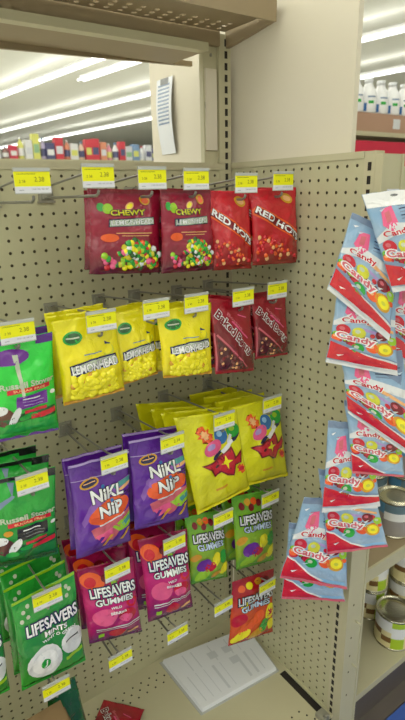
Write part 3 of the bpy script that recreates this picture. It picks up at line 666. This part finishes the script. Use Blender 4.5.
# side strip of fruit candy bags at the front upright
SIDE = {
    'S9': ((-3.78, -16.9, -35.15), [(-2.33, 4.53), (1.88, 3.89), (3.3, -4.37), (-2.85, -4.05)], 'lowest of the strip, above the side panel foot'),
    'S8': ((-3.79, -17.59, -32.37), [(-1.57, 4.73), (2.32, 4.41), (2.83, -5.24), (-3.58, -3.9)], 'second lowest of the strip, overlapping the lowest'),
    'S7': ((-2.09, -19.55, -28.87), [(-3.12, 4.43), (1.54, 3.44), (3.49, -3.5), (-1.91, -4.37)], 'just above the shelf bracket, touching the front post'),
    'S6': ((-2.85, -19.67, -24.02), [(-2.08, 4.32), (1.52, 3.93), (2.8, -3.83), (-2.23, -4.42)], 'leftmost in the middle of the strip, narrow grey top'),
    'S5': ((-1.78, -21.16, -21.37), [(-2.78, 3.66), (1.89, 2.58), (2.61, -3.32), (-1.72, -2.92)], 'in front of the silver can lids'),
    'S0': ((-0.24, -22.67, -11.48), [(-2.39, 3.71), (1.32, 4.01), (3.19, -5.53), (-2.11, -2.19)], 'at the right picture edge beside the strip'),
    'S4': ((-2.38, -21.4, -17.17), [(-3.13, 3.63), (1.53, 3.73), (3.89, -6.0), (-2.29, -1.35)], 'fourth from the top, steep red band'),
    'S3': ((-3.98, -20.88, -11.63), [(-2.1, 3.33), (2.01, 2.9), (2.83, -3.7), (-2.74, -2.52)], 'third from the top, flat wide red band'),
    'S2': ((-4.48, -21.19, -7.25), [(-1.35, 4.03), (2.18, 2.36), (1.94, -5.15), (-2.77, -1.23)], 'second from the top, steeply tilted left'),
    'S1': ((-3.0, -23.14, -5.16), [(-3.34, 3.1), (0.73, 3.45), (3.34, -3.07), (-0.73, -3.49)], 'topmost of the strip, white header with hang hole'),
}
for n_, (k, (o, quad, w)) in enumerate(SIDE.items()):
    b = bag('fruit', quad, n_*2.3+50, th=.62, art='fruit_low' if k in ('S5', 'S7', 'S8', 'S9') else 'fruit_top' if k == 'S1' else None); b.location = W(*o); b.rotation_euler = (0, 0, math.radians(-37))
    tag(b, 'light blue fruit candy bag, %s' % w, 'candy bag', 'fruit candy bags on the clip strip')
mb = MB(); mb.box(-.45, .45, -.06, 0, -24, .2, 'tag_holder'); mb.box(-.7, .7, -.1, 0, -.2, 1.6, 'tag_white')
for k in range(6): mb.tube([(0, -.05, -2-4*k), (0, -.5, -2.1-4*k), (0, -.7, -1.9-4*k)], .07, 'tag_holder')
cs = mb.build('clip_strip', None, (1.3, -18.5, -3.4)); tag(cs, 'white plastic clip strip hanging on the front upright behind the fruit bags', 'clip strip')

# ================================================================== ON THE DECK
def paper_stack():
    r = empty('paper_stack', (-6.2, -5.3, ZB)); tag(r, 'stack of printed white sheets in a clear sleeve on the base deck', 'paper stack')
    q = [(-5.75, 4.75), (6.4, 2.4), (5.25, -4.75), (-5.5, -3.8)]
    def slab(g, z0, z1, m, name, sh=(0, 0)):
        mb = MB(); vs = [(x*g+sh[0], y*g+sh[1], z) for z in (z0, z1) for x, y in q]
        mb.add(vs, [(3, 2, 1, 0), (4, 5, 6, 7)]+[(k, (k+1) % 4, 4+(k+1) % 4, 4+k) for k in range(4)], m); mb.build(name, r); return mb
    slab(1.0, .02, .1, mat('sleeve', (178, 180, 178), rough=.2, coat=.5), 'clear_sleeve')
    mb = MB()
    for k in range(5):
        g = .95-.004*k; vs = [(x*g+.06*(k % 2), y*g, z) for z in (.1+k*.1, .195+k*.1) for x, y in q]
        mb.add(vs, [(3, 2, 1, 0), (4, 5, 6, 7)]+[(i, (i+1) % 4, 4+(i+1) % 4, 4+i) for i in range(4)], 'paper')
    o = mb.build('sheets', r)
    mb = MB()
    def P(u, v): # bilinear on the top sheet
        g = .93; (ax, ay), (bx, by), (cx, cy), (dx, dy) = q
        return ((ax*(1-u)+bx*u)*(1-v)+(dx*(1-u)+cx*u)*v)*g, ((ay*(1-u)+by*u)*(1-v)+(dy*(1-u)+cy*u)*v)*g
    R = random.Random(3)
    for i in range(9):
        u = .08+i*.1
        for v0, v1 in ((.06, .4), (.45, .93)):
            if R.random() < .25: continue
            w_ = R.choice((.008, .012, .03)); a = [P(u, v0), P(u+w_, v0), P(u+w_, v1), P(u, v1)]
            mb.add([(x, y, .612) for x, y in a], [(0, 1, 2, 3)], 'print_grey')
    for u, v in ((.42, .2), (.6, .2), (.6, .45)):
        a = [P(u, v), P(u+.1, v), P(u+.1, v+.14), P(u, v+.14)]; mb.add([(x, y, .614) for x, y in a], [(0, 1, 2, 3)], 'print_grey')
    mb.build('printed_lines', o)
mk('paper', (226, 228, 232), rough=.6); mk('print_grey', (204, 207, 212), rough=.7)
paper_stack()
# crimson bag lying at the bottom edge
qd = [(-2.3, 3.0), (2.6, 3.0), (2.6, -3.4), (-2.3, -3.4)]
b = bag('bean', qd, 91.0, th=.8); b.location = W(-20.5, -5.0, ZB+.35)
b.rotation_euler = (math.radians(-88), 0, math.radians(-50))
tag(b, 'crimson candy bag lying on the base deck, cut off by the bottom picture edge', 'candy bag')
# brown carton and dark green bag at lower left
mk('cardboard', (122, 98, 64), rough=.85, var=.08, scale=20); mk('tray_board', (176, 140, 116), rough=.85, var=.06, scale=8); BASE['plain'] = M['darkgreen']; mk('cardboard_in', (70, 54, 36), rough=.9)
r = empty('open_carton', (-31.3, -13.9, ZB)); tag(r, 'open brown cardboard carton on the base deck under the green mints', 'carton')
mb = MB(); w_, d_, h_, t_ = 4.9, 3.5, 13.6, .15
mb.box(-w_, w_, -d_, d_, 0, t_, 'cardboard')
for a in (-1, 1): mb.box(min(a*w_, a*(w_-t_)), max(a*w_, a*(w_-t_)), -d_, d_, t_, h_, 'cardboard'); mb.box(-w_+t_, w_-t_, min(a*d_, a*(d_-t_)), max(a*d_, a*(d_-t_)), t_, h_, 'cardboard')
mb.build('carton_body', r)
for vs in ([(-w_+.2, d_-3.2, h_+.05), (w_-.2, d_-3.0, h_+.05), (w_-.2, d_+.3, h_+.5), (-w_+.2, d_+.3, h_+.3)], [(-w_+.2, -d_, h_+.05), (w_-.2, -d_, h_+.05), (w_-.2, -.3, h_-.6), (-w_+.2, -.3, h_-.6)]):
    mb = MB(); mb.add(vs+[(x, y, z+.12) for x, y, z in vs], [(3, 2, 1, 0), (4, 5, 6, 7)]+[(k, (k+1) % 4, 4+(k+1) % 4, 4+k) for k in range(4)], 'cardboard'); mb.build('flap', r)
b = bag('plain', [(-1.4, 7.3), (1.1, 7.5), (2.7, -7.35), (-2.4, -7.35)], 77.0, th=.9); b.location = W(-26.0, -9.2, ZB+7.4)
tag(b, 'tall plain dark green bag standing behind the brown carton', 'candy bag')

# ================================================================== NEIGHBOUR BAY WITH CANS
def box_thing(name, label, kind, f, cat='shelf'):
    mb = MB(); f(mb); o = mb.build(name, None, (0, 0, 0)); tag(o, label, cat, None, kind); return o
mk('kick', (88, 80, 74), rough=.6)
box_thing('canned_goods_back_panel', 'beige back panel behind the cans right of the front upright', 'structure', lambda m: m.box(1.3, 46, 0, .4, ZB-4, .9, 'peg_board'), 'panel')
nd = box_thing('canned_goods_deck', 'cream steel bottom deck holding the cans right of the front upright', None,
   lambda m: (m.box(2.7, 46, -17.4, 0, ZB-.15, ZB, 'cream_steel'), m.box(2.7, 46, -17.6, -17.4, ZB-.9, ZB, 'cream_steel')))
mb = MB(); mb.box(2.7, 46, -17.5, -17.0, -FLOOR, ZB-.9, 'kick'); mb.box(2.7, 46, -19.2, -17.5, -FLOOR, -FLOOR+.4, 'kick'); o = mb.build('kick_plate', nd); 
ZS = -39.5
us_ = box_thing('canned_goods_shelf', 'cream steel upper shelf with cans right of the front upright', None,
   lambda m: (m.box(2.8, 46, -17.3, 0, ZS-.15, ZS, 'canopy_steel'), m.box(2.8, 46, -17.55, -17.3, ZS-1.5, ZS+.05, 'cream_steel')))
mb = MB(); pts = [(-17.3, ZS-.2), (-17.3, ZS-1.2), (0, ZS-3.4), (0, ZS-.2)]
mb.add([(x, y, z) for x in (2.8, 3.0) for y, z in pts], [(3, 2, 1, 0), (4, 5, 6, 7)]+[(k, (k+1) % 4, 4+(k+1) % 4, 4+k) for k in range(4)], 'cream_steel')
mb.build('shelf_bracket', us_)
mk('can_metal', (196, 192, 170), rough=.25, metal=.9); mk('can_gold', (196, 180, 110), rough=.3, metal=.8)
mk('lab_cream', (226, 214, 160), rough=.4); mk('lab_brown', (120, 84, 40), rough=.4); mk('lab_lime', (170, 200, 40), rough=.4); mk('lab_white', (228, 228, 224), rough=.4); mk('lab_dull', (96, 120, 130), rough=.5); mk('lab_blue', (80, 140, 180), rough=.4); mk('lab_grey', (150, 144, 140), rough=.4)
def make_can(r, h, cols, turn=0):
    mb = MB(); mb.lathe([(r*.97, 0), (r, .06), (r, .2), (r*.965, .25), (r*.965, h-.25), (r, h-.2), (r, h), (r*.94, h), (r*.93, h-.18), (r*.8, h-.2), (r*.76, h-.14), (r*.5, h-.16), (.05, h-.16)], 'can_metal', 36)
    o = mb.build('food_can')
    mb = MB(); n = len(cols)
    for k, (c, f0, f1) in enumerate(cols):
        a0 = math.radians(f0); a1 = math.radians(f1)
        if isinstance(c, str): mb.lathe([(r*.975, .3), (r*.975, h-.3)], c, 14, caps=False, a0=a0, a1=a1)
        else:
            zs = [.3+(h-.6)*i/len(c) for i in range(len(c)+1)]
            for i, cc in enumerate(c): mb.lathe([(r*.975, zs[i]), (r*.975, zs[i+1])], cc, 14, caps=False, a0=a0, a1=a1)
    mb.build('paper_label', o); return o
corn = [(('lab_cream', 'lab_cream', 'lab_brown', 'lab_white', 'lab_white'), 150, 196), (('lab_cream', 'lab_brown', 'lab_cream', 'lab_white', 'lab_white'), 196, 228), (('lab_lime', 'lab_lime', 'lab_white', 'lab_white', 'lab_lime'), 228, 268), (('lab_cream', 'lab_cream', 'lab_white', 'lab_white'), 268, 510)]
blue = [(('lab_grey', 'lab_grey', 'lab_white', 'lab_dull'), 180, 285), ('lab_blue', 285, 320), (('lab_grey', 'lab_grey', 'lab_blue'), 320, 540)]
c1 = make_can(2.35, 4.5, corn); c2 = make_can(2.05, 4.5, blue); c3 = make_can(2.05, 4.5, corn)
used = set()
def put(src, x, y, z, rz, label, gr):
    o = src if src not in used else copy_tree(src); used.add(src)
    o.location = W(x, y, z); o.rotation_euler = (0, 0, math.radians(rz)); tag(o, label, 'can', gr)
G = 'cans on the bottom deck of the next bay'
put(c1, 14.2, -14.9, ZB, -20, 'food can with lime green label patch, front of the bottom deck, big round lid', G)
put(c3, 15.6, -10.2, ZB, 8, 'food can with cream label under another can, behind the front can', G)
put(c3, 15.6, -10.2, ZB+4.52, 10, 'food can with cream and brown label stacked behind the front can', G)
put(c3, 20.4, -12.0, ZB, 0, 'food can at the right picture edge, lower of the right stack', G)
put(c3, 20.4, -12.0, ZB+4.52, 15, 'food can at the right picture edge, upper of the right stack', G)
put(c3, 20.5, -6.0, ZB, 15, 'food can in the rear row of the bottom deck, half hidden', G)
G = 'cans on the upper shelf of the next bay'
put(c2, 12.1, -14.7, ZS, 0, 'food can with grey and blue label, silver lid beside the hanging bags', G)
put(c2, 17.6, -12.2, ZS, 20, 'food can with blue label, lower one at the right edge of the upper shelf', G)
put(c2, 17.6, -12.2, ZS+4.52, 30, 'food can with blue label stacked on top at the right picture edge', G)
put(c2, 14.5, -9.4, ZS, 50, 'food can with blue label in the shadow behind the silver-lidded can', G)

# ================================================================== FLOOR MAT
mb = MB(); mb.add([(x, y, z) for z in (0, .25) for x, y in ((-50, -60), (44, -60), (44, -19.3), (1, -19.3), (1, -17.7), (-50, -17.7))], [(5, 4, 3, 2, 1, 0), (6, 7, 8, 9, 10, 11)]+[(k, (k+1) % 6, 6+(k+1) % 6, 6+k) for k in range(6)], mat('mat_blue', (50, 84, 160), rough=.7, var=.1, scale=30))
tag(mb.build('floor_mat', None, (0, 0, -FLOOR)), 'blue floor covering in front of the shelf bays', 'floor mat')

# ================================================================== PAPER SHEET ON THE END PANEL
mb = MB(); n = 10; vs = []
for j in range(n+1):
    for i in range(2):
        vs.append((.5-.35*math.sin(j*.35)-.25*i*(j/n)-.05, 14.6-3.5*i-.1*j*.3, 10.9-8.2*j/n))
mb.add(vs, [(2*j, 2*j+1, 2*j+3, 2*j+2) for j in range(n)], 'paper', True)
mb.add([(x-.02, y, z) for x, y, z in vs], [(2*j, 2*j+2, 2*j+3, 2*j+1) for j in range(n)], 'paper', True)
ps = mb.build('paper_sheet', None, (0, 0, 0)); tag(ps, 'white printed paper sheet hanging on the cream end panel', 'paper sheet')
mb = MB()
def PP(u, v):
    j = v*n; j0 = min(n-1, int(j)); f = j-j0; a = Vector(vs[2*j0]).lerp(Vector(vs[2*j0+2]), f); b = Vector(vs[2*j0+1]).lerp(Vector(vs[2*j0+3]), f); p = a.lerp(b, u); return (p.x-.05, p.y, p.z)
for k in range(11):
    v = .08+k*.05; mb.add([PP(.12, v), PP(.85, v), PP(.85, v+.022), PP(.12, v+.022)], [(0, 1, 2, 3)], 'greyblue')
mb.add([PP(.25, -.0), PP(.75, 0), PP(.75, .09), PP(.25, .09)], [(0, 1, 2, 3)], 'grey')
mb.build('printed_lines', ps)

# ================================================================== STORE BEYOND
def gondola(name, x0, x1, y0, y1, ztop, label, nsh=4):
    r = empty(name, ((x0+x1)/2, (y0+y1)/2, -FLOOR)); tag(r, label, 'shelf unit')
    def pb(nm, a, b, c, d, e, f, m):
        mb = MB(); mb.box(a, b, c, d, e, f, m); o = mb.build(nm, r); o.location = (-(x0+x1)/2*IN, -(y0+y1)/2*IN, FLOOR*IN)
    pb('back_panel', x0, x1, (y0+y1)/2-.5, (y0+y1)/2+.5, -FLOOR, ztop-.2, 'cream_steel')
    for k in range(nsh):
        z = ztop-k*14; pb('shelf', x0, x1, y0, y1, z-1.2, z, 'cream_steel')
    return r
gondola('distant_shelving', 20, 125, 200, 226, 13.6, 'distant cream shelving run seen through the gap under the canopy')
for nm_, c_ in dict(f_red=(214, 70, 84), f_white=(232, 232, 232), f_yellow=(222, 222, 120), f_orange=(226, 150, 120), f_offwhite=(216, 218, 224), f_navy=(92, 92, 130), f_lilac=(190, 180, 214), f_pink=(226, 150, 170), f_crimson=(206, 60, 84), f_peach=(228, 196, 176), f_brown=(150, 116, 110), f_blue=(130, 160, 200), f_green=(150, 190, 150), f_lime=(214, 226, 110)).items(): mk(nm_, c_, rough=.5)
pal = ['red', 'white', 'yellow', 'orange', 'offwhite', 'navy', 'lilac', 'pink', 'crimson', 'peach', 'silver', 'brown', 'grey', 'blue', 'lime']
CN = dict(red='red', white='white', yellow='yellow', orange='orange', offwhite='off-white', navy='navy', lilac='lilac', pink='pink', crimson='crimson', peach='peach', silver='pale green', brown='brown', grey='grey', blue='blue', lime='lime')
seq = [('white', 0, 6.5), ('offwhite', 1, 8), ('white', 0, 7), ('brown', 1, 5), ('crimson', 0, 5.5), ('yellow', 1, 9), ('white', 0, 8), ('yellow', 0, 10.5), ('lilac', 1, 9), ('navy', 0, 7), ('red', 0, 9.5), ('orange', 1, 8.5), ('white', 0, 7), ('peach', 1, 8),
       ('red', 0, 9), ('red', 0, 9.4), ('orange', 0, 8), ('pink', 1, 7.5), ('white', 1, 8), ('red', 0, 8.6), ('offwhite', 0, 6.5), ('blue', 0, 7.5), ('white', 1, 6.8), ('offwhite', 0, 7.4), ('navy', 0, 6), ('white', 0, 6.4)]
num = ['first', 'second', 'third', 'fourth', 'fifth', 'sixth', 'seventh', 'eighth', 'ninth', 'tenth']
cnt = {}
x = 24.0
for c, bt, h in seq:
    w_ = rnd.uniform(2.9, 4.4) if not bt else rnd.uniform(2.6, 3.3)
    mb = MB()
    if bt: mb.lathe([(w_*.42, 0), (w_*.48, .3), (w_*.48, h*.62), (w_*.3, h*.78), (w_*.16, h*.84), (w_*.16, h*.92)], 'f_'+c, 16)
    else: mb.box(-w_/2, w_/2, -1.6, 1.6, 0, h, 'f_'+c)
    o = mb.build('bottle' if bt else 'carton_box', None, (x, 203, 13.6))
    mb = MB()
    c2_ = 'f_'+rnd.choice([p for p in ('white', 'navy', 'yellow', 'red', 'offwhite', 'green') if p != c])
    if bt:
        mb.lathe([(w_*.19, h*.9), (w_*.19, h)], rnd.choice(['f_white', 'f_red', 'f_blue']), 12); mb.build('cap', o)
        mb = MB(); mb.lathe([(w_*.49, h*.15), (w_*.49, h*.5)], c2_, 16, caps=False)
    else: mb.box(-w_*.4, w_*.4, -1.66, -1.6, h*.25, h*.6, c2_)
    mb.build('label_panel', o)
    k = (c, bt); cnt[k] = cnt.get(k, 0)+1
    tag(o, '%s %s %s from the left on the distant shelf' % (num[cnt[k]-1], CN[c], 'bottle' if bt else 'box'), 'bottle' if bt else 'box', 'goods on the distant shelf')
    x += w_+.35
# shelf with bottles over the next aisle
r = gondola('bottle_shelving', 80, 150, 60, 78, 13.6, 'cream shelving with white bottles, seen over the next aisle at right', 3)
mb = MB(); mb.box(-32, 33, -1, 0, 0, 15.5, mat('red_panel', (196, 34, 62), rough=.5, var=.12, scale=6)); 
tag(mb.build('red_display_panel', None, (117, 59.5, -4.6)), 'red display panel below the bottle shelf, above the front upright', 'display panel')
mb = MB(); mb.box(-17, 17, -5, 5, 0, 5.0, 'tray_board'); tr = mb.build('cardboard_tray', None, (101, 66, 13.6)); tag(tr, 'brown cardboard tray under the white bottles at the right', 'tray')
mb = MB(); mb.box(8.5, 11.8, -5.1, -5, 1.2, 3.9, 'offwhite'); mb.build('printed_sticker', tr)
def bottle():
    mb = MB(); mb.lathe([(2.2, 0), (2.5, .4), (2.5, 4.2), (2.1, 6.0), (1.2, 7.4), (1.1, 8.0)], 'white', 20); o = mb.build('white_bottle')
    mb = MB(); mb.lathe([(1.2, 7.8), (1.2, 9.0), (.2, 9.1)], 'offwhite', 16); mb.build('cap', o)
    mb = MB(); mb.lathe([(2.53, .5), (2.53, 2.6)], 'blue', 10, caps=False, a0=math.radians(150), a1=math.radians(215)); mb.lathe([(2.53, 2.4), (2.53, 3.2)], 'green', 8, caps=False, a0=math.radians(225), a1=math.radians(262)); mb.lathe([(2.53, 4.0), (2.53, 4.4)], 'greyblue', 8, caps=False, a0=math.radians(220), a1=math.radians(275)); mb.build('printed_label', o)
    return o
b0 = bottle()
for i in range(6):
    o = b0 if i == 0 else copy_tree(b0)
    o.location = W(88.6+5.5*i, 63, 18.6); tag(o, '%s white bottle from the end panel, standing on the cardboard tray' % num[i], 'bottle', 'white bottles on the cardboard tray')
